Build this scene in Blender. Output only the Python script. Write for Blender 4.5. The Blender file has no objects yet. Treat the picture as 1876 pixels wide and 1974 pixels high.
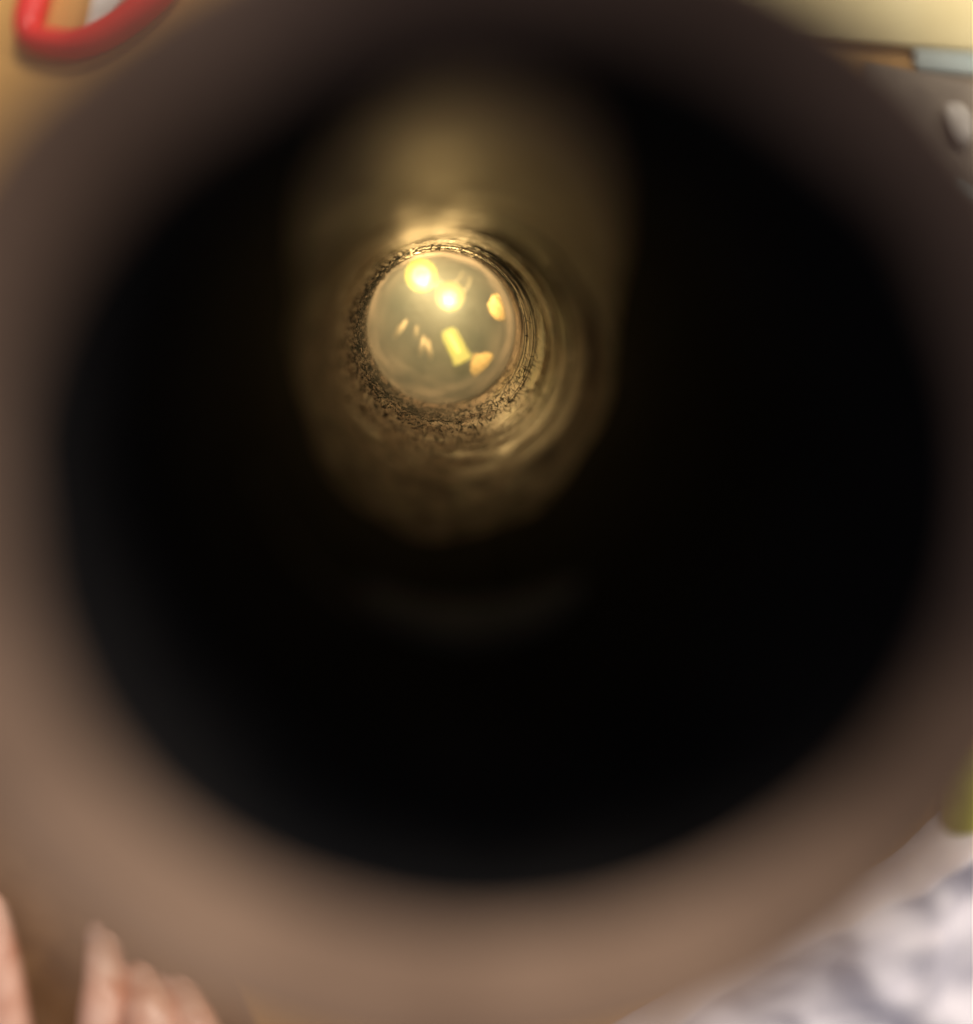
import bpy, bmesh, math, random
import numpy as np
from mathutils import Vector, Matrix

scene = bpy.context.scene
col = scene.collection
random.seed(7)
rng = np.random.default_rng(11)

# ------------------------------------------------------------------ camera
CAM = Vector((0.0, 0.0, 0.46))            # looks straight down on a table at z = 0
FPX = 1625.0                              # focal length in pixels of a 1876 px wide frame
cam_data = bpy.data.cameras.new("camera")
cam = bpy.data.objects.new("camera", cam_data)
col.objects.link(cam)
cam.location = CAM
cam_data.sensor_fit = 'HORIZONTAL'
cam_data.sensor_width = 36.0
cam_data.lens = 36.0 * FPX / 1876.0
cam_data.clip_start = 0.001
cam_data.clip_end = 20.0
cam_data.dof.use_dof = True
cam_data.dof.focus_distance = 0.196
cam_data.dof.aperture_fstop = 4.5
scene.camera = cam

# ------------------------------------------------------------------ world, lamps, exposure
world = bpy.data.worlds.new("World")
scene.world = world
world.use_nodes = True
bgn = world.node_tree.nodes["Background"]
bgn.inputs[0].default_value = (0.92, 0.86, 0.94, 1)
bgn.inputs[1].default_value = 0.26

def area_light(name, loc, target, size, power, color):
    d = bpy.data.lights.new(name, 'AREA')
    d.shape = 'DISK'; d.size = size; d.energy = power; d.color = color
    o = bpy.data.objects.new(name, d); col.objects.link(o)
    o.location = loc
    o.rotation_euler = (Vector(target) - Vector(loc)).to_track_quat('-Z', 'Y').to_euler()
    return o
area_light("room_lamp", (0.12, 0.90, 0.78), (0.0, 0.0, 0.36), 0.24, 11.5, (1.0, 0.86, 0.70))
area_light("side_lamp", (0.90, 0.40, 0.74), (0.0, 0.0, 0.30), 0.20, 7.0, (1.0, 0.88, 0.76))

scene.view_settings.view_transform = 'Standard'
scene.view_settings.look = 'None'
scene.view_settings.exposure = 0.0
scene.view_settings.gamma = 1.0
scene.render.engine = 'CYCLES'
scene.cycles.use_denoising = True
scene.cycles.max_bounces = 6
scene.cycles.sample_clamp_indirect = 6.0

# ------------------------------------------------------------------ helpers
def at(px, py, d):
    """point seen at pixel (px, py) of the 1876 x 1974 frame, d metres below the lens"""
    return Vector(((px - 938) / FPX * d, (987 - py) / FPX * d, CAM.z - d))

def link(name, me, mat, parent=None):
    o = bpy.data.objects.new(name, me); col.objects.link(o)
    if mat is not None and len(me.materials) == 0:
        me.materials.append(mat)
    if parent is not None:
        o.parent = parent
        o.matrix_parent_inverse = parent.matrix_world.inverted()
    return o

def tag(o, label=None, cat=None, group=None, kind=None):
    if label: o["label"] = label
    if cat: o["category"] = cat
    if group: o["group"] = group
    if kind: o["kind"] = kind
    return o

def empty(name, loc):
    o = bpy.data.objects.new(name, None); col.objects.link(o)
    o.location = loc; o.empty_display_size = 0.01
    o.matrix_world = Matrix.Translation(loc)
    return o

def grid_mesh(name, P, wrap_u=False, smooth=True):
    """P: (rows, cols, 3) array -> quad sheet, optionally closed along the columns"""
    n, m = P.shape[:2]
    v = P.reshape(-1, 3)
    i = np.arange(n - 1)[:, None]
    j = np.arange(m if wrap_u else m - 1)[None, :]
    j2 = (j + 1) % m
    f = np.stack([i * m + j, i * m + j2, (i + 1) * m + j2, (i + 1) * m + j], -1).reshape(-1, 4)
    me = bpy.data.meshes.new(name)
    me.vertices.add(len(v)); me.vertices.foreach_set("co", v.astype(np.float32).ravel())
    me.loops.add(f.size); me.loops.foreach_set("vertex_index", f.astype(np.int32).ravel())
    me.polygons.add(len(f))
    me.polygons.foreach_set("loop_start", np.arange(0, f.size, 4, dtype=np.int32))
    me.polygons.foreach_set("loop_total", np.full(len(f), 4, dtype=np.int32))
    me.update(calc_edges=True)
    me.polygons.foreach_set("use_smooth", np.full(len(f), smooth))
    me.validate()
    return me

def vnoise(shape, cells, wrap=True):
    """smooth value noise on a grid: rows x cols, cells = (row cells, col cells), periodic in cols"""
    g = rng.standard_normal((cells[0] + 2, cells[1] + (0 if wrap else 2)))
    r = np.linspace(0, cells[0], shape[0]); c = np.linspace(0, cells[1], shape[1], endpoint=not wrap)
    r0 = np.floor(r).astype(int); c0 = np.floor(c).astype(int)
    fr = r - r0; fc = c - c0
    fr = fr * fr * (3 - 2 * fr); fc = fc * fc * (3 - 2 * fc)
    nc = g.shape[1]
    A = g[r0][:, c0 % nc]; B = g[r0][:, (c0 + 1) % nc]
    C = g[r0 + 1][:, c0 % nc]; D = g[r0 + 1][:, (c0 + 1) % nc]
    return (A * (1 - fc) + B * fc) * (1 - fr)[:, None] + (C * (1 - fc) + D * fc) * fr[:, None]

def tube_mesh(name, paths, sides=6, closed=True):
    """paths: list of (points, radii) -> one mesh of round tubes"""
    bm = bmesh.new()
    for pts, rad in paths:
        rings = []
        n = len(pts)
        for k, p in enumerate(pts):
            t = (pts[min(k + 1, n - 1)] - pts[max(k - 1, 0)]).normalized()
            u = t.orthogonal().normalized() if k == 0 else (u - t * u.dot(t)).normalized()
            w = t.cross(u)
            r = rad[k] if hasattr(rad, '__len__') else rad
            rings.append([bm.verts.new(p + (u * math.cos(2 * math.pi * q / sides) + w * math.sin(2 * math.pi * q / sides)) * r) for q in range(sides)])
        for k in range(n - 1):
            for q in range(sides):
                bm.faces.new((rings[k][q], rings[k][(q + 1) % sides], rings[k + 1][(q + 1) % sides], rings[k + 1][q]))
        if closed:
            bm.faces.new(rings[0][::-1]); bm.faces.new(rings[-1])
    me = bpy.data.meshes.new(name); bm.to_mesh(me); bm.free()
    for p in me.polygons: p.use_smooth = True
    return me

def lathe(name, prof, origin, axis, n=64, smooth=True):
    """prof: list of (radius, height along axis)"""
    ax = axis.normalized(); u = ax.orthogonal().normalized(); w = ax.cross(u)
    th = np.linspace(0, 2 * np.pi, n, endpoint=False)
    c = np.cos(th)[:, None] * np.array(u)[None] + np.sin(th)[:, None] * np.array(w)[None]
    P = np.array([np.array(origin) + np.array(ax) * h + c * r for r, h in prof])
    return grid_mesh(name, P, wrap_u=True, smooth=smooth)

def rounded_box(name, sx, sy, sz, bevel, seg=4):
    bm = bmesh.new()
    bmesh.ops.create_cube(bm, size=1.0)
    for v in bm.verts: v.co = Vector((v.co.x * sx, v.co.y * sy, v.co.z * sz + sz / 2))
    bmesh.ops.bevel(bm, geom=bm.edges[:], offset=bevel, segments=seg, affect='EDGES', profile=0.5)
    me = bpy.data.meshes.new(name); bm.to_mesh(me); bm.free()
    for p in me.polygons: p.use_smooth = True
    return me

# ------------------------------------------------------------------ materials
def mat(name, base, rough=0.6, var=None, scale=200.0, bump=0.0, bump_scale=None, metallic=0.0, spec=0.5,
        emit=None, estr=0.0, detail=6.0, trans=0.0, sss=0.0):
    m = bpy.data.materials.new(name); m.use_nodes = True
    nt = m.node_tree; b = nt.nodes["Principled BSDF"]
    b.inputs["Roughness"].default_value = rough
    b.inputs["Metallic"].default_value = metallic
    b.inputs["Specular IOR Level"].default_value = spec
    b.inputs["Base Color"].default_value = (*base, 1)
    b.inputs["Transmission Weight"].default_value = trans
    if sss:
        b.inputs["Subsurface Weight"].default_value = sss
        b.inputs["Subsurface Radius"].default_value = (0.006, 0.002, 0.001)
        b.inputs["Subsurface Scale"].default_value = 1.0
    if emit:
        b.inputs["Emission Color"].default_value = (*emit, 1)
        b.inputs["Emission Strength"].default_value = estr
    geo = nt.nodes.new("ShaderNodeNewGeometry")
    if var is not None:
        nz = nt.nodes.new("ShaderNodeTexNoise")
        nz.inputs["Scale"].default_value = scale; nz.inputs["Detail"].default_value = detail
        nt.links.new(geo.outputs["Position"], nz.inputs["Vector"])
        rp = nt.nodes.new("ShaderNodeValToRGB")
        rp.color_ramp.elements[0].position = 0.32; rp.color_ramp.elements[0].color = (*base, 1)
        rp.color_ramp.elements[1].position = 0.68; rp.color_ramp.elements[1].color = (*var, 1)
        nt.links.new(nz.outputs["Fac"], rp.inputs["Fac"])
        nt.links.new(rp.outputs["Color"], b.inputs["Base Color"])
    if bump:
        n2 = nt.nodes.new("ShaderNodeTexNoise")
        n2.inputs["Scale"].default_value = bump_scale or scale; n2.inputs["Detail"].default_value = 8.0
        nt.links.new(geo.outputs["Position"], n2.inputs["Vector"])
        bp = nt.nodes.new("ShaderNodeBump")
        bp.inputs["Strength"].default_value = 1.0; bp.inputs["Distance"].default_value = bump
        nt.links.new(n2.outputs["Fac"], bp.inputs["Height"])
        nt.links.new(bp.outputs["Normal"], b.inputs["Normal"])
    return m

M = {}
M["kraft"] = mat("kraft_board", (0.128, 0.084, 0.060), 0.8, var=(0.300, 0.207, 0.152), scale=62, bump=0.0006, bump_scale=200, spec=0.15)
M["bore_shade"] = mat("bore_shade_sheet", (0.0040, 0.0044, 0.0054), 0.9, var=(0.0150, 0.0145, 0.0150), scale=60, bump=0.0003, bump_scale=500, spec=0.02)
M["bore"] = mat("bore_board", (0.150, 0.104, 0.092), 0.42, var=(0.34, 0.245, 0.21), scale=420, bump=0.00005, bump_scale=2200, spec=0.5)
M["cap"] = mat("end_board", (0.028, 0.028, 0.032), 0.85, var=(0.135, 0.118, 0.120), scale=105, bump=0.0003, bump_scale=400, spec=0.1, detail=3.0)
M["reflection_grey"] = mat("reflection_grey", (0.055, 0.066, 0.072), 0.8, var=(0.100, 0.118, 0.125), scale=300, spec=0.05)
M["ring_bright"] = mat("ring_bright", (0.30, 0.21, 0.14), 0.35, var=(0.42, 0.30, 0.20), scale=500, spec=0.6)
M["pale_paper"] = mat("pale_paper", (0.42, 0.40, 0.50), 0.85, var=(0.56, 0.50, 0.58), scale=90, spec=0.1, detail=2.0)
M["fibre"] = mat("dark_fibre", (0.020, 0.013, 0.008), 0.9, var=(0.055, 0.035, 0.02), scale=900, spec=0.1)
M["ring_line"] = mat("ring_line", (0.014, 0.009, 0.006), 0.8, var=(0.05, 0.034, 0.02), scale=500, spec=0.1)
M["lamp_glass"] = mat("lamp_dome", (0.03, 0.025, 0.01), 0.5, emit=(1.0, 0.78, 0.10), estr=1.7, spec=0.1)
M["lamp_ring"] = mat("lamp_ring", (0.03, 0.025, 0.01), 0.5, emit=(1.0, 0.84, 0.16), estr=3.4, spec=0.1)
M["lamp_core"] = mat("lamp_core", (0.03, 0.02, 0.01), 0.5, emit=(1.0, 0.74, 0.11), estr=1.6, spec=0.1)
M["soft_lamp"] = mat("soft_lamp", (0.03, 0.025, 0.01), 0.5, emit=(1.0, 0.72, 0.15), estr=1.0, spec=0.1)
M["warm_gold"] = mat("warm_gold", (0.74, 0.55, 0.24), 0.4, var=(0.88, 0.70, 0.36), scale=900, bump=0.0003, bump_scale=1200, spec=0.4)
M["pale_reflection"] = mat("pale_reflection", (0.85, 0.72, 0.55), 0.35, var=(0.92, 0.84, 0.72), scale=700, spec=0.5)
M["table"] = mat("tan_table", (0.66, 0.38, 0.115), 0.55, var=(0.76, 0.46, 0.16), scale=18, bump=0.0002, bump_scale=90, spec=0.3)
M["red"] = mat("red_plastic", (0.92, 0.05, 0.04), 0.35, var=(0.80, 0.03, 0.03), scale=60, spec=0.5)
M["silver"] = mat("silver_metal", (0.72, 0.70, 0.64), 0.4, var=(0.9, 0.88, 0.82), scale=120, spec=0.6)
M["cream"] = mat("cream_card", (0.74, 0.64, 0.33), 0.55, var=(0.78, 0.69, 0.38), scale=25, spec=0.3)
M["pale_blue"] = mat("pale_blue_card", (0.42, 0.52, 0.50), 0.6, var=(0.50, 0.58, 0.54), scale=40)
M["charcoal"] = mat("charcoal_plastic", (0.26, 0.225, 0.175), 0.6, var=(0.38, 0.33, 0.255), scale=50, spec=0.3)
M["white_plastic"] = mat("white_plastic", (0.78, 0.74, 0.64), 0.35, var=(0.82, 0.78, 0.7), scale=90)
M["lime"] = mat("lime_plastic", (0.36, 0.36, 0.03), 0.5, var=(0.46, 0.48, 0.06), scale=120)
M["cloth"] = mat("white_cloth", (0.76, 0.74, 0.82), 0.85, var=(0.84, 0.82, 0.88), scale=60, bump=0.0004, bump_scale=500, spec=0.2)
M["skin"] = mat("skin", (0.62, 0.30, 0.20), 0.32, var=(0.90, 0.60, 0.48), scale=70, bump=0.0005, bump_scale=400, spec=0.6)
M["leather"] = mat("brown_leather", (0.20, 0.105, 0.045), 0.5, var=(0.30, 0.17, 0.08), scale=45, bump=0.0004, bump_scale=260, spec=0.4)
M["nail"] = mat("nail", (0.68, 0.42, 0.33), 0.22, var=(0.74, 0.50, 0.42), scale=200, spec=0.6)

# the bore is polished where it was turned and matt where the board is fuzzy
nt = M["bore"].node_tree
nt.nodes["Principled BSDF"].inputs["Specular Tint"].default_value = (1.0, 0.88, 0.90, 1)
an = nt.nodes.new("ShaderNodeAttribute"); an.attribute_name = "polish"
sn = nt.nodes.new("ShaderNodeAttribute"); sn.attribute_name = "soot_shade"
mx = nt.nodes.new("ShaderNodeMix"); mx.data_type = 'RGBA'
rampn = [q for q in nt.nodes if q.type == 'VALTORGB'][0]
nt.links.new(sn.outputs["Fac"], mx.inputs[0]); bn = nt.nodes.new("ShaderNodeAttribute"); bn.attribute_name = "painted_glint"
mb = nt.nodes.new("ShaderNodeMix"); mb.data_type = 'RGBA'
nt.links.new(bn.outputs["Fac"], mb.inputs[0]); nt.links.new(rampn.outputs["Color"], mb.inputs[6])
mb.inputs[7].default_value = (0.80, 0.56, 0.27, 1)          # golden lamp reflection painted into the board colour
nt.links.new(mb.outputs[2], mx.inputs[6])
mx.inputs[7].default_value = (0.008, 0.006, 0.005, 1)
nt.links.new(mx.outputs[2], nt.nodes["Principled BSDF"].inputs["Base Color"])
sm = nt.nodes.new("ShaderNodeMapRange"); sm.inputs["To Min"].default_value = 0.5; sm.inputs["To Max"].default_value = 0.03
nt.links.new(sn.outputs["Fac"], sm.inputs["Value"]); nt.links.new(sm.outputs["Result"], nt.nodes["Principled BSDF"].inputs["Specular IOR Level"])
mr = nt.nodes.new("ShaderNodeMapRange")
mr.inputs["To Min"].default_value = 0.85; mr.inputs["To Max"].default_value = 0.34
nt.links.new(an.outputs["Fac"], mr.inputs["Value"])
nt.links.new(mr.outputs["Result"], nt.nodes["Principled BSDF"].inputs["Roughness"])

# ------------------------------------------------------------------ table (the setting)
def table():
    P = np.zeros((60, 60, 3))
    x = np.linspace(-0.9, 0.9, 60)
    P[..., 0] = x[None, :]; P[..., 1] = x[::-1, None]
    me = grid_mesh("table_top", P)
    o = link("table_top", me, M["table"])
    o.data.flip_normals()
    tag(o, kind="structure")
table()

# ------------------------------------------------------------------ the tube
AX = Vector((-0.06764364, 0.25633378, -0.96421851)).normalized()
E1 = Vector((0.99754827, 0.0, -0.06998185)).normalized()
E2 = Vector((0.01793871, 0.96658833, 0.25570532)).normalized()
C0 = CAM + Vector((0.001365, -0.001995, -0.033658))     # centre of the mouth
R_IN, R_OUT, S_END = 0.020, 0.0253, 0.230
nA, nE1, nE2, nC0 = (np.array(v) for v in (AX, E1, E2, C0))

def tp(theta, r, s):
    """point in the tube: angle seen by the camera (0 right, 90 up), radius, depth from the mouth"""
    return C0 + AX * s + (E1 * math.cos(theta) + E2 * math.sin(theta)) * r

def uneven(n):
    """the outside is a little thicker on one side"""
    return 0.0012 * np.cos(np.linspace(0, 2 * np.pi, n, endpoint=False) - math.radians(245))

def throat(n):
    """the mouth is a little out of round"""
    return -0.0008 * np.sin(np.linspace(0, 2 * np.pi, n, endpoint=False)) ** 2

def tube_sheet(name, R, S, n):
    """R, S: (rows, n) or (rows,) radius and depth"""
    th = np.linspace(0, 2 * np.pi, n, endpoint=False)
    dirs = np.cos(th)[:, None] * nE1 + np.sin(th)[:, None] * nE2
    R = R if R.ndim == 2 else np.repeat(R[:, None], n, 1)
    S = S if S.ndim == 2 else np.repeat(S[:, None], n, 1)
    P = nC0 + S[..., None] * nA + R[..., None] * dirs[None]
    return grid_mesh(name, P, wrap_u=True)

tube = empty("cardboard_tube", C0 + AX * S_END)
tag(tube, "wide brown cardboard tube seen straight down its dark mouth, glowing gold at the far end", "tube")

R_THROAT = 0.0214
def bore_r(S):
    """the bore narrows a little behind the mouth"""
    return R_IN + (R_THROAT - R_IN) * np.clip(1 - (S - 0.0036) / 0.020, 0, 1) ** 2

# wide chamfered mouth: from the outside wall over the lip and down into the bore
def build_rim():
    n = 360
    prof = []
    for k in range(7):                                   # rounded outer edge
        a = math.pi * 0.5 * k / 6
        prof.append((R_OUT - 0.0006 + 0.0006 * math.cos(a), 0.0006 - 0.0006 * math.sin(a)))
    r1 = R_OUT - 0.0006
    for k in range(1, 17):                               # concave funnel down to the throat
        t = k / 16
        prof.append((r1 + (R_THROAT - r1) * (1 - (1 - t) ** 1.35), 0.0036 * t ** 1.15))
    R = np.array([p[0] for p in prof]); S = np.array([p[1] for p in prof])
    nn = vnoise((len(R), n), (3, 26)) * 0.00014 + vnoise((len(R), n), (8, 170)) * 0.00003
    out = np.clip((R - R_THROAT) / (R_OUT - R_THROAT), 0, 1)[:, None]
    out = out * uneven(n)[None] + (1 - out) * throat(n)[None]
    link("rim", tube_sheet("rim", R[:, None] + nn + out, np.repeat(S[:, None], n, 1) + 0.5 * nn, n), M["kraft"], tube)
    So = np.linspace(0.0006, S_END + 0.002, 40)
    link("outer_wall", tube_sheet("outer_wall", np.full((40, 1), R_OUT) + uneven(n)[None], So[::-1].copy(), n), M["kraft"], tube)
build_rim()

S_SPLIT = 0.010
def build_bore():
    # dark sheet standing in for unlit bore, its inner edge drawn along the glow
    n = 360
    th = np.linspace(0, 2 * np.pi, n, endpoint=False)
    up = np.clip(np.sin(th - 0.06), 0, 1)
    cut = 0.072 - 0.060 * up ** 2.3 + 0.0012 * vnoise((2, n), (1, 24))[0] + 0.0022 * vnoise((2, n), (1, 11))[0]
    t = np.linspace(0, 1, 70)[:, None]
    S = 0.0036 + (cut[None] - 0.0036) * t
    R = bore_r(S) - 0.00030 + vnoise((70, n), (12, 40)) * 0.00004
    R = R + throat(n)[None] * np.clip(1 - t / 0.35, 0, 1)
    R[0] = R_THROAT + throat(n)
    link("bore_shade_sheet", tube_sheet("bore_shade_sheet", R, S, n), M["bore_shade"], tube)
    # the bore itself, turned with fine rings and roughened on its left side
    n = 820
    S = np.concatenate([np.linspace(S_SPLIT, 0.095, 230)[:-1], np.linspace(0.095, S_END, 720)])
    rows = len(S)
    th = np.linspace(0, 2 * np.pi, n, endpoint=False)
    right = np.clip(0.36 + 0.74 * np.cos(th - math.radians(58)), 0, 1)[None] # ringed side
    left = np.clip(0.42 - 0.75 * np.cos(th - math.radians(30)), 0, 1)[None] # rough side
    # turned rings: sharp little steps, broken up round the bore
    ring2 = np.zeros((rows, n))
    s0 = 0.060
    while s0 < S_END - 0.012:
        s0 += rng.uniform(0.0028, 0.0056)
        wob = s0 + 0.0006 * np.interp(th, np.linspace(0, 2 * np.pi, 9), np.concatenate([q := rng.standard_normal(8), q[:1]]))
        amp = np.clip(0.75 + 0.6 * np.interp(th, np.linspace(0, 2 * np.pi, 13), np.concatenate([q := rng.standard_normal(12), q[:1]])), 0.05, 1.6)
        x = (S[:, None] - wob[None]) / rng.uniform(0.0010, 0.0022)
        ring2 += amp[None] * np.where(x > 0, np.exp(-np.clip(x, 0, 50) * 0.7), np.exp(-x * x * 14))
    zone = np.clip((S - 0.060) / 0.04, 0.25, 1)[:, None]
    R = bore_r(S)[:, None] - ring2 * right * zone * 0.00007
    fine = vnoise((rows, n), (420, 410)) + 0.7 * vnoise((rows, n), (210, 205)) + 0.6 * vnoise((rows, n), (90, 100))
    band = np.exp(-((S - 0.168) / 0.022) ** 2)[:, None]
    R = R + fine * left * (0.25 + band) * 0.00011
    R = R + vnoise((rows, n), (30, 24)) * 0.000018
    # two raised winding seams near the top
    for s0, w in ((0.041, 0.0016), (0.062, 0.0012), (0.074, 0.0009), (0.100, 0.0006)):
        seam = s0 + 0.004 * np.sin(th - 0.6)[None]
        R = R - (0.00016 if s0 > 0.05 else 0.0003) * np.clip(0.4 + np.sin(th * 1.0 + s0 * 90), 0, 1.2)[None] * np.exp(-((S[:, None] - seam) / w) ** 2)
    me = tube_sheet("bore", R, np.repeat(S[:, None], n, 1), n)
    at_ = me.attributes.new("polish", 'FLOAT', 'POINT')
    pol = np.clip(1 - 1.15 * left, 0, 1) * np.ones((rows, 1))
    pol = np.clip(pol + 0.18 * vnoise((rows, n), (40, 30)), 0, 1)
    topside = np.clip(np.sin(th) * 1.5, 0, 1)[None]
    pol = pol * np.clip(np.clip((S - 0.070) / 0.05, 0, 1)[:, None] + 0.80 * topside, 0, 1)
    at_.data.foreach_set("value", pol.astype(np.float32).ravel())
    grain = 0.6 * fine + 0.5 * vnoise((rows, n), (300, 520))
    bandw = np.exp(-((S - 0.180) / 0.023) ** 2)[:, None]
    soot_shade = np.clip((grain * 0.9 + 2.1 * bandw * np.clip(left + 0.22, 0, 1) - 1.25) / 0.5, 0, 1)
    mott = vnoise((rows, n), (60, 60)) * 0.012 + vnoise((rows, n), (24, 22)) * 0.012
    mouth = np.clip((0.112 - S[:, None] + mott) / 0.050, 0, 1) * (1 - 0.85 * np.clip(np.sin(th) * 1.3, 0, 1) ** 2)[None]  # painted shade: the glow fading toward the mouth
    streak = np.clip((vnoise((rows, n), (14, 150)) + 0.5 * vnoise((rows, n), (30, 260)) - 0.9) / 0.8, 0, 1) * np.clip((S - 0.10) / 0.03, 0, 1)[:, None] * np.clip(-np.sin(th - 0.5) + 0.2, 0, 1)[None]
    soot_shade = np.clip(np.maximum(np.maximum(0.88 * soot_shade, 0.70 * mouth), 0.6 * streak), 0, 1)
    painted_glint = np.clip(1.5 * right - 0.15, 0, 1) * np.exp(-(np.abs((S - 0.124) / 0.044) ** 2.4))[:, None] * np.clip(0.8 + 0.35 * vnoise((rows, n), (70, 9)) + 0.25 * vnoise((rows, n), (160, 14)), 0.1, 1.2)  # gold highlight painted where the lamps reflect
    ba = me.attributes.new("painted_glint", 'FLOAT', 'POINT')
    ba.data.foreach_set("value", np.clip(painted_glint, 0, 1).astype(np.float32).ravel())
    sa = me.attributes.new("soot_shade", 'FLOAT', 'POINT')
    sa.data.foreach_set("value", soot_shade.astype(np.float32).ravel())
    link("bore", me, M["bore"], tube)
    # closing disc, dished into the wall
    t = np.linspace(0, 1, 60)
    fs, fr = 0.034, 0.0080
    arc = np.linspace(0, math.pi / 2, 30)
    rr = np.concatenate([R_IN - 0.0003 - fr * (1 - np.cos(arc)), np.linspace(R_IN - 0.0003 - fr, 0.0002, 20)[1:]])
    ss = np.concatenate([S_END - fs + fs * np.sin(arc), np.full(19, S_END)])
    nn = vnoise((len(rr), 240), (8, 24)) * 0.0003 * np.linspace(0, 1, len(rr))[:, None] * np.linspace(1, 0, len(rr))[:, None] * 4
    link("end_disc", tube_sheet("end_disc", rr, ss[:, None] + nn, 240), M["cap"], tube)
build_bore()

def build_fibres():
    paths = []
    for k in range(3800):
        th = math.radians(random.gauss(190, 50) if k % 4 else random.uniform(55, 340))
        s = random.gauss(0.178, 0.014)
        if k % 5 == 0: s = random.gauss(0.152, 0.022)
        if k % 7 == 0: s = random.uniform(0.175, 0.215)
        L = random.uniform(0.0004, 0.0017)
        p = tp(th, R_IN - 0.00002, s)
        dirv = (AX * random.gauss(0, 1) + (-E1 * math.sin(th) + E2 * math.cos(th)) * random.gauss(0, 0.8)).normalized()
        inward = -(E1 * math.cos(th) + E2 * math.sin(th))
        lift = random.uniform(0.05, 0.75)
        pts = [p - inward * 0.00012, p + dirv * L * 0.4 + inward * L * lift * 0.5, p + dirv * L + inward * L * lift * random.uniform(0.3, 0.9)]
        r0 = random.uniform(0.00005, 0.00016)
        if k % 11 == 0: r0 *= 1.8
        paths.append((pts, (r0, r0 * 0.9, r0 * 0.35)))
    for k in range(420):                                 # long streaks running up the bore
        th = math.radians(random.uniform(205, 350) if k % 4 else random.uniform(80, 205)); s = random.gauss(0.150, 0.014); L = random.uniform(0.003, 0.010)
        r0 = random.uniform(0.00004, 0.00012)
        dth = random.gauss(0, 0.03)
        paths.append(([tp(th, R_IN - 0.00004, s), tp(th + dth * 0.6, R_IN - 0.0002, s + L * 0.5), tp(th + dth, R_IN - 0.00004, s + L)], (r0 * 0.4, r0, r0 * 0.4)))
    o = link("fibre_fuzz", tube_mesh("fibre_fuzz", paths, 3, closed=False), M["fibre"], tube)
    tag(o, kind="stuff")
    # long dark scratches across the rings on the lower right
    specs = [(-50, 0.160, 0.196, 10), (-43, 0.150, 0.190, 16), (-38, 0.168, 0.186, 6), (-20, 0.125, 0.150, 14), (-12, 0.132, 0.172, -4),
             (8, 0.150, 0.185, 12), (15, 0.160, 0.182, -10), (24, 0.165, 0.190, 7), (-30, 0.118, 0.140, 6), (-85, 0.120, 0.172, 3),
             (-70, 0.150, 0.180, 4), (40, 0.168, 0.188, 12), (-4, 0.140, 0.158, 10), (-26, 0.160, 0.182, 8), (70, 0.160, 0.182, 8)]
    for a0, s0, s1, tw in specs:
        n = 14; pts = []; rad = []
        j = 0.0
        for k in range(n):
            t = k / (n - 1)
            j += random.gauss(0, 0.9)
            th = math.radians(a0 + tw * t * (0.6 + 0.4 * t) + j)
            pts.append(tp(th, R_IN - 0.00003, s0 + (s1 - s0) * t))
            rad.append(random.uniform(0.00004, 0.00017) * (1 - 0.6 * abs(2 * t - 1)))
        link("scratch", tube_mesh("scratch", [(pts, rad)], 5), M["fibre"], tube)
    # thin dark rings left by the turning tool on the right of the bore
    s0 = 0.082
    while s0 < 0.196:
        s0 += random.uniform(0.0008, 0.0019)
        c = math.radians(random.gauss(34, 40)); half = math.radians(random.uniform(18, 70))
        n = 40; pts = []; rad = []
        w = random.uniform(0.00007, 0.00018); ph = random.uniform(0, 6)
        for k in range(n):
            t = 2 * k / (n - 1) - 1
            pts.append(tp(c + half * t, R_IN - 0.00022, s0 + 0.0009 * math.sin(2 * t + ph)))
            rad.append(w * (1 - t * t) ** 0.5 * random.uniform(0.5, 1.1) + 0.00001)
        link("tool_ring", tube_mesh("tool_ring", [(pts, rad)], 4), M["ring_line" if random.random() < 0.6 else "ring_bright"], tube)
build_fibres()

def reflection_patch():  # pale patch put in for a faint reflection on the lower wall
    rows, cols = 12, 40
    P = np.zeros((rows, cols, 3))
    for i in range(rows):
        for j in range(cols):
            u = j / (cols - 1) * 2 - 1; v = i / (rows - 1) * 2 - 1
            s_ = 0.0415 + v * 0.0050 * math.sqrt(max(0.02, 1 - u * u)) + 0.0015 * u * u
            P[i, j] = tp(math.radians(271 + 33 * u), R_IN - 0.00055, s_)
    link("reflection_patch", grid_mesh("reflection_patch", P), M["reflection_grey"], tube)
reflection_patch()

# milky volume added for lens glare round the lamps at the far end
def haze():
    prof = [(0.0001, 0.128), (0.0190, 0.128), (0.0190, S_END - 0.036)] + [(0.0190 - 0.0082 * (1 - math.cos(a)), S_END - 0.036 + 0.035 * math.sin(a)) for a in np.linspace(0.2, math.pi / 2, 6)] + [(0.0001, S_END - 0.001)]
    m = bpy.data.materials.new("glare_haze"); m.use_nodes = True
    nt = m.node_tree; nt.nodes.clear()
    out = nt.nodes.new("ShaderNodeOutputMaterial"); v = nt.nodes.new("ShaderNodeVolumePrincipled")
    v.inputs["Color"].default_value = (0.72, 0.86, 1.0, 1); v.inputs["Density"].default_value = 7.5
    nt.links.new(v.outputs["Volume"], out.inputs["Volume"])
    o = link("haze", lathe("haze", prof, C0, AX, 48), m)
    tag(o, kind="stuff")
haze()

# ------------------------------------------------------------------ lamps and reflection stand-ins at the bottom of the tube
def on_end(px, py, lift):
    """point over the end disc, lift metres in front of it, seen at that pixel"""
    d = (at(px, py, 0.2) - CAM)
    t = (C0 + AX * (S_END - lift) - CAM).dot(AX) / d.dot(AX)
    return CAM + d * t

def glow(name, p, power, color, size=0.0006):
    d = bpy.data.lights.new(name, 'POINT'); d.energy = power; d.color = color; d.shadow_soft_size = size
    o = bpy.data.objects.new(name, d); col.objects.link(o); o.location = p
    return o

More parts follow.
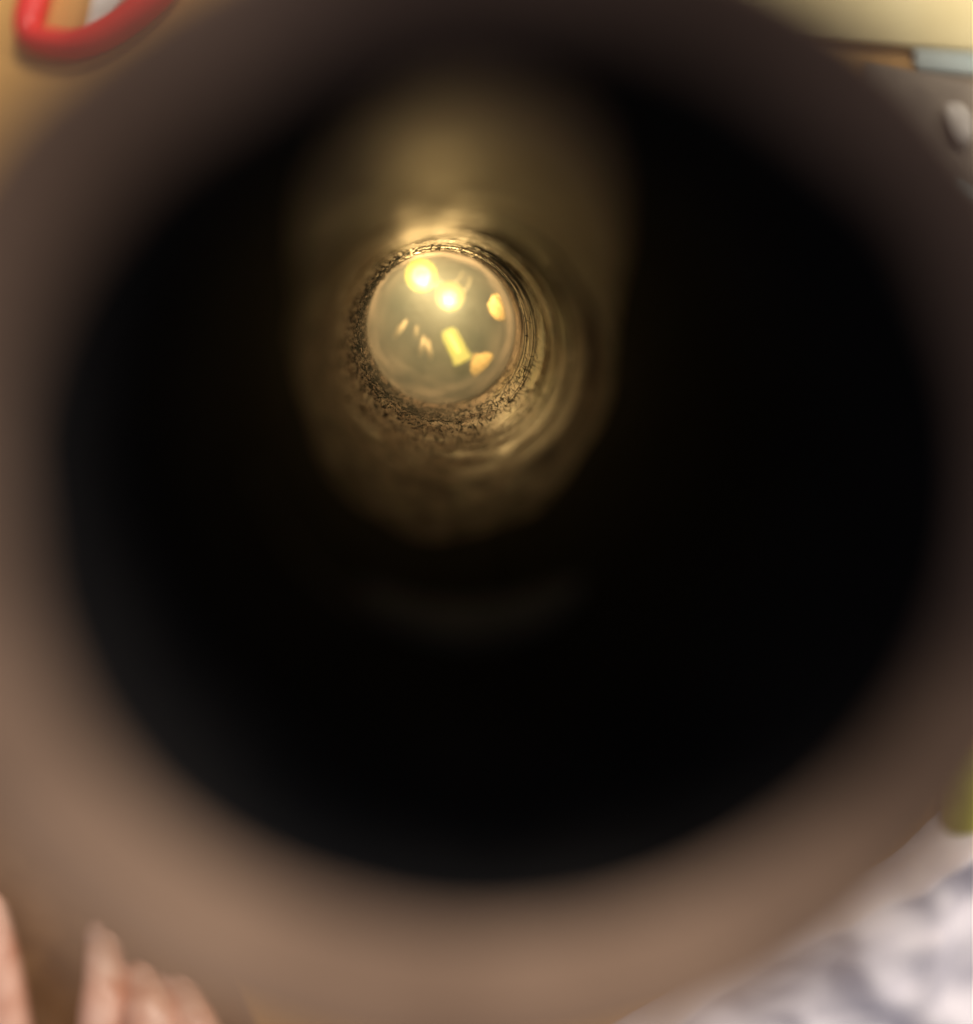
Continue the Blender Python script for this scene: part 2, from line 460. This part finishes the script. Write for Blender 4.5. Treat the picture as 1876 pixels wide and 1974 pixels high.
def round_lamp(px, py, rpx, lift, label, mats, power):
    """lamp head on a thin stalk; its light sits in front, an added one hides behind"""
    top = on_end(px, py, lift)
    n = (CAM - top).normalized()
    r = rpx / FPX * (CAM.z - top.z)
    base = on_end(px, py, 0.0006)
    e = empty("round_lamp", base); tag(e, label, "lamp", "lamps at the bottom of the tube")
    link("stalk", tube_mesh("stalk", [([base, base.lerp(top, 0.5), top - n * r * 0.3], 0.0004)], 8), M["warm_gold"], e)
    o0 = top - n * r * 0.35
    dome = [(0.0001, -r * 0.05), (r * 0.7, -r * 0.02)] + [(r * math.cos(a), r * 0.32 * math.sin(a)) for a in np.linspace(0.0, 0.95, 9)]
    d_ = link("dome", lathe("dome", dome, o0, n, 64), mats[0], e)
    zt = r * 0.32 * math.sin(0.95)
    ri = r * math.cos(0.95)
    link("bright_ring", lathe("bright_ring", [(ri, zt), (ri * 0.85, zt + r * 0.05), (ri * 0.62, zt + r * 0.02)], o0, n, 64), mats[1], d_)
    link("core", lathe("core", [(ri * 0.62, zt + r * 0.02), (ri * 0.4, zt - r * 0.02), (0.00005, zt - r * 0.03)], o0, n, 48), mats[2], d_)
    aim = (C0 + AX * (S_END - lift) - top).normalized()
    glow("lamp_fill_light", top + n * r * 0.45 + aim * r * 0.35, power, (1.0, 0.635, 0.235), 0.0010)
    if power > 0.02: glow("lamp_fill_light", on_end(px, py, 0.008), 0.011, (1.0, 0.68, 0.26), 0.0012)  # unseen extra light behind the head, added for a halo in the haze
    return e
def px2m(p): return p / FPX * 0.246

round_lamp(812, 531, 32, 0.024, "bright yellow round lamp with a ringed centre, upper left in the bore",
           (M["lamp_glass"], M["lamp_ring"], M["lamp_core"]), 0.046)
round_lamp(868, 571, 29, 0.020, "softer amber round lamp just right of the brightest lamp in the bore",
           (M["soft_lamp"], M["lamp_core"], M["soft_lamp"]), 0.050)

def bar_shape():  # glowing bar added in place of a lamp reflection
    a = on_end(862, 634, 0.006); b = on_end(893, 696, 0.006)
    e = empty("bar_reflection", (a + b) / 2 - (-AX) * 0.0055)
    tag(e, "short yellow glowing bar standing for a lamp reflection low in the bore, ribbed at its lower end", "lamp", "lamps at the bottom of the tube")
    ax = b - a; L = ax.length
    r = px2m(17)
    body = [(0.0001, 0), (r * 0.55, 0.0002), (r * 0.85, 0.0009), (r * 0.95, 0.0022), (r, L * 0.74)]
    link("bar_body", lathe("bar_body", body, a, ax, 40), M["lamp_glass"], e)
    for k in range(3):
        z = L * (0.76 + 0.085 * k)
        rr = r * (1.05 + 0.07 * k)
        link("rib", lathe("rib", [(rr * 0.9, z), (rr, z + L * 0.012), (rr, z + L * 0.055), (rr * 0.9, z + L * 0.07), (0.0001, z + L * 0.071)], a, ax, 40), M["lamp_core"], e)
    link("foot", lathe("foot", [(r * 0.4, 0), (r * 0.4, 0.0058)], (a + b) / 2 - (-AX) * 0.0058, -AX, 20), M["warm_gold"], e)
    f = M["lamp_ring"]
    link("bar_core", tube_mesh("bar_core", [([a + ax * 0.12 - AX * r * 0.98, a + ax * 0.4 - AX * r * 1.0, a + ax * 0.72 - AX * r * 1.02], (0.0003, 0.0005, 0.0004))], 8), f, e)
bar_shape()

def reflection(p0, p1, w, lift0, lift1, label, m="pale_reflection"):  # strip shaped to stand for a lamp reflection
    a = on_end(*p0, lift0); b = on_end(*p1, lift1)
    ax = (b - a); L = ax.length; ax.normalize()
    up = (-AX - ax * (-AX).dot(ax)).normalized(); sd = ax.cross(up)
    n = 12; P = np.zeros((n, 9, 3))
    for i in range(n):
        t = i / (n - 1)
        ww = w * (0.25 + 0.75 * math.sin(math.pi * (0.15 + 0.8 * t) ** 1.2))
        c = a + ax * L * t + up * 0.0006 * math.sin(math.pi * t)
        for j in range(9):
            q = 2 * math.pi * j / 9
            P[i, j] = c + sd * math.cos(q) * ww + up * math.sin(q) * ww * 0.35
    o = link("pale_reflection", grid_mesh("pale_reflection", P, wrap_u=True), M[m])
    tag(o, label, "reflection", "pale strips standing for lamp reflections")
reflection((784, 617), (759, 652), px2m(6), 0.012, 0.008, "thin orange-gold lamp reflection, leftmost of the strips below the lamps")
reflection((804, 628), (801, 652), px2m(4), 0.011, 0.007, "short faint lamp reflection, upper of the middle pair below the lamps")
reflection((817, 648), (810, 686), px2m(5.5), 0.011, 0.007, "narrow gold lamp reflection left of the palest one below the lamps")
reflection((824, 655), (830, 694), px2m(6), 0.011, 0.007, "palest upright lamp reflection, next to the glowing bar")

def glint(cx, cy, r, lift, label, seedv):  # gold piece added in place of a lamp glint on the wall
    rnd = np.random.default_rng(seedv)
    c = on_end(cx, cy, lift)
    n = -AX
    u = (E1 * math.cos(0.9) + E2 * math.sin(0.9)); w = n.cross(u)
    rows, cols = 14, 40
    P = np.zeros((rows * 2, cols, 3))
    out = 1 + 0.05 * np.sin(np.linspace(0, 2 * np.pi, cols, endpoint=False) * 2 + seedv) + 0.05 * rnd.standard_normal(cols)
    for i in range(rows * 2):
        rr = (i / (rows - 1) if i < rows else (2 * rows - 1 - i) / (rows - 1))
        for j in range(cols):
            q = 2 * math.pi * j / cols
            x = r * rr * out[j] * math.cos(q); y = r * rr * out[j] * math.sin(q)
            h = 0.00016 * math.sin(x / r * 13 + 0.8 * math.sin(y / r * 3)) + 0.0009 * (1 - rr ** 2)
            P[i, j] = c + u * x + w * y + n * (h if i < rows else h - 0.0003)
    o = link("gold_glint", grid_mesh("gold_glint", P, wrap_u=True), M["warm_gold"])
    tag(o, label, "foil scrap")
glint(936, 706, px2m(28), 0.011, "gold piece standing for a lamp glint beside the glowing bar, lower right in the bore", 3)

glint(968, 592, px2m(25), 0.016, "gold piece standing for a lamp glint on the right wall of the bore", 5)

def reflection_ring(cx, cy, r, lift, label):  # ring built in place of a ghost reflection of the lamps
    c = on_end(cx, cy, lift); n = 48
    pts = [c + (E1 * math.cos(2 * math.pi * k / n) * 0.9 + E2 * math.sin(2 * math.pi * k / n) * 1.1) * r for k in range(n + 1)]
    o = link("ghost_ring", tube_mesh("ghost_ring", [(pts, 0.0003)], 6), M["pale_reflection"])
    tag(o, label, "ring", "ghost reflections above the lamps")
reflection_ring(864, 508, px2m(34), 0.007, "thin pale ring standing for a ghost reflection just above the amber lamp")
reflection_ring(872, 527, px2m(40), 0.006, "larger thin pale ring round the amber lamp's upper side")

# ------------------------------------------------------------------ things on the table round the tube
DT = CAM.z
def red_loop():
    d = DT - 0.006
    px = [(98, -90), (85, -20), (74, 30), (62, 78), (72, 104), (110, 116), (165, 122), (225, 98), (290, 50), (335, 0), (360, -60)]
    pts = [at(x - 6, y - 26, d) for x, y in px]
    # smooth the path
    for _ in range(1):
        q = [pts[0]]
        for a, b in zip(pts[:-1], pts[1:]): q += [a * 0.75 + b * 0.25, a * 0.25 + b * 0.75]
        pts = q + [pts[-1]]
    top = at(230, -160, d)
    pts = pts + [at(300, -130, d), top, at(130, -140, d), pts[0]]
    e = empty("red_loop", at(200, -20, DT))
    tag(e, "red plastic loop lying on the tan table, top left", "loop")
    link("band", tube_mesh("band", [(pts, 0.0078)], 12), M["red"], e)
red_loop()

def silver_blade():
    z = 0.002
    pr = [(200, -60), (262, -60), (250, 0), (205, 55), (166, 104), (178, 50), (188, 0)]
    bm = bmesh.new()
    lo = []; hi = []
    for x, y in pr:
        p = at(x, y, DT - 0.004); lo.append(bm.verts.new((p.x, p.y, z))); hi.append(bm.verts.new((p.x, p.y, z + 0.004)))
    bm.faces.new(hi[::-1]); bm.faces.new(lo)
    for i in range(len(lo)):
        j = (i + 1) % len(lo); bm.faces.new((lo[i], lo[j], hi[j], hi[i]))
    bmesh.ops.recalc_face_normals(bm, faces=bm.faces[:])
    me = bpy.data.meshes.new("silver_blade"); bm.to_mesh(me); bm.free()
    tag(link("silver_blade", me, M["silver"]), "pointed silver metal blade inside the red loop", "blade")
silver_blade()

def placed_box(name, px, py, w, h, z, rot, bev, m, label, cat, base=0.0):
    """box whose top face centre is seen at (px, py)"""
    p = at(px, py, DT - base - z)
    me = rounded_box(name, w, h, z, bev)
    o = link(name, me, M[m]); o.location = (p.x, p.y, base); o.rotation_euler.z = math.radians(rot)
    return tag(o, label, cat)
placed_box("cream_box", 1880, 12, 0.26, 0.050, 0.006, -3, 0.002, "cream", "cream yellow card box along the top right edge", "box")
placed_box("pale_blue_card", 1866, 124, 0.060, 0.013, 0.004, -4, 0.001, "pale_blue", "pale blue card strip below the cream box", "card")
placed_box("charcoal_case", 1860, 300, 0.125, 0.080, 0.004, -8, 0.0015, "charcoal", "charcoal plastic case under the cream box, right edge", "case")
placed_box("leather_mat", -90, 1960, 0.30, 0.30, 0.003, 24, 0.001, "leather", "brown leather mat under the hand, lower left", "mat")
def pebble(name, px, py, z, sx, sy, sz, rot, m, label, cat):
    p = at(px, py, DT - z)
    bm = bmesh.new(); bmesh.ops.create_icosphere(bm, subdivisions=4, radius=1.0)
    for v in bm.verts:
        c = v.co.copy()
        k = 1 + 0.10 * math.sin(c.x * 2.3 + 1) * math.cos(c.y * 2.1)
        v.co = Vector((c.x * sx * k * (1 + 0.18 * c.y), c.y * sy * k, c.z * sz))
    me = bpy.data.meshes.new(name); bm.to_mesh(me); bm.free()
    for q in me.polygons: q.use_smooth = True
    o = link(name, me, M[m]); o.location = (p.x, p.y, z); o.rotation_euler.z = math.radians(rot)
    return tag(o, label, cat)
pebble("white_pebble", 1840, 246, 0.0078, 0.0075, 0.0122, 0.004, 14, "white_plastic", "white oval pebble lying on the charcoal case", "pebble")
placed_box("grey_strip", 1905, 408, 0.050, 0.009, 0.006, -32, 0.002, "pale_blue", "grey green strip lying across the charcoal case corner", "strip", base=0.0041)
pebble("lime_ball", 1858, 1528, 0.015, 0.015, 0.027, 0.014, -8, "lime", "yellow green plastic blob at the right edge above the white cloth", "blob")

def cloth():
    crng = np.random.default_rng(23)
    n = 150
    px = np.linspace(0, 1, n)
    U, Vv = np.meshgrid(px, px)
    x0, x1, y0, y1 = 0.085, 0.38, -0.41, -0.178
    X = x0 + (x1 - x0) * U; Y = y1 + (y0 - y1) * Vv
    Z = 0.012 + 0 * X
    for k in range(15):
        a = crng.uniform(-0.9, 0.5); c = crng.uniform(0, 1); 
        t = (U * math.cos(a) + Vv * math.sin(a)) - c * 0.9
        bend = 0.05 * np.sin(crng.uniform(3, 9) * (U * -math.sin(a) + Vv * math.cos(a)) + crng.uniform(0, 6))
        Z += crng.uniform(0.004, 0.010) * np.exp(-((t + bend) / crng.uniform(0.03, 0.085)) ** 2)
    Z += vnoise((n, n), (22, 22), False) * 0.0007
    edge = np.minimum.reduce([U, 1 - U, Vv, 1 - Vv])
    Z *= np.clip(edge / 0.05, 0.12, 1)
    # turned so that its upper left edge runs parallel to the tube's outline
    a = math.radians(35)
    cx, cy = 0.218, -0.270
    X = X + 0.012; Y = Y - 0.012
    Xr = cx + (X - cx) * math.cos(a) - (Y - cy) * math.sin(a)
    Yr = cy + (X - cx) * math.sin(a) + (Y - cy) * math.cos(a)
    edgew = vnoise((n, n), (9, 9), False) * 0.004
    P = np.stack([Xr + edgew, Yr + edgew[::-1], Z], -1)
    o = link("white_cloth", grid_mesh("white_cloth", P), M["cloth"]); o.data.flip_normals()
    md = o.modifiers.new("thickness", 'SOLIDIFY'); md.thickness = 0.0012
    tag(o, "crumpled white cloth on the table, lower right", "cloth")
cloth()

# ------------------------------------------------------------------ a hand resting on the table
def hand():
    def tb(px, py, z): return at(px, py, DT - z - 0.003)
    J = []; E = []; Rr = []
    def add(p, r, prev=None):
        J.append(p); Rr.append(r); i = len(J) - 1
        if prev is not None: E.append((prev, i))
        return i
    wrist = add(tb(300, 2640, 0.030), (0.026, 0.020))
    arm = add(tb(340, 2900, 0.034), (0.028, 0.023), wrist)
    add(tb(420, 3300, 0.040), (0.036, 0.032), arm)
    palm = add(tb(285, 2400, 0.032), (0.030, 0.016), wrist)
    nails = []
    def finger(mcp, pip, dip, tip, r):
        m = add(mcp, (r * 1.18, r * 1.1), palm)
        p = add(pip, (r * 1.24, r * 1.2), m)
        mid = add((pip + dip) / 2, (r * 0.98, r * 0.95), p)
        d = add(dip, (r * 0.97, r * 0.93), mid)
        t = add(tip, (r * 0.80, r * 0.72), d)
        nails.append((dip, tip, r))
    finger(tb(190, 2110, 0.040), tb(207, 1930, 0.036), tb(206, 1838, 0.022), tb(203, 1783, 0.009), 0.0108)
    finger(tb(283, 2100, 0.042), tb(296, 1955, 0.040), tb(279, 1892, 0.024), tb(262, 1856, 0.009), 0.0110)
    finger(tb(372, 2125, 0.040), tb(382, 1975, 0.036), tb(358, 1915, 0.021), tb(338, 1880, 0.009), 0.0104)
    finger(tb(455, 2190, 0.035), tb(462, 2070, 0.031), tb(440, 2015, 0.018), tb(424, 1980, 0.008), 0.0090)
    tb1 = add(tb(120, 2300, 0.028), (0.016, 0.014), palm)
    t1 = add(tb(20, 2010, 0.022), (0.0115, 0.011), tb1)
    t2 = add(tb(-2, 1840, 0.016), (0.0105, 0.0095), t1)
    t3 = add(tb(-22, 1712, 0.010), (0.0078, 0.007), t2)
    nails.append((J[t2], J[t3], 0.0095))
    me = bpy.data.meshes.new("hand")
    me.from_pydata([tuple(p) for p in J], E, [])
    e = empty("hand", tb(285, 2400, 0))
    o = link("skin", me, M["skin"], e)
    md = o.modifiers.new("grow", 'SKIN'); md.use_smooth_shade = True; md.branch_smoothing = 0.6
    for v, r in zip(me.skin_vertices[0].data if len(me.skin_vertices) else [], Rr):
        v.radius = r
    me.skin_vertices[0].data[palm].use_root = True
    sb = o.modifiers.new("smooth", 'SUBSURF'); sb.levels = 2; sb.render_levels = 3
    for dip, tip, r in nails:
        ax = (tip - dip).normalized(); sd = ax.cross(Vector((0, 0, 1))).normalized(); up = sd.cross(ax).normalized()
        if up.z < 0: up = -up
        c = dip + (tip - dip) * 0.72 + up * r * 0.80
        P = np.zeros((10, 9, 3))
        for i in range(10):
            t = i / 9 - 0.5
            w = r * 0.62 * math.sqrt(max(0.08, 1 - (2 * t) ** 4))
            for j in range(9):
                s = j / 8 * 2 - 1
                P[i, j] = c + ax * t * r * 1.35 + sd * s * w - up * (s * s * r * 0.26 + (t + 0.1) ** 2 * r * 0.6)
        n = link("nail", grid_mesh("nail", P), M["nail"], o)
        k = n.modifiers.new("thickness", 'SOLIDIFY'); k.thickness = 0.0005; k.offset = 0
    tag(e, "hand resting on the table with curled fingers, lower left", "hand")
hand()
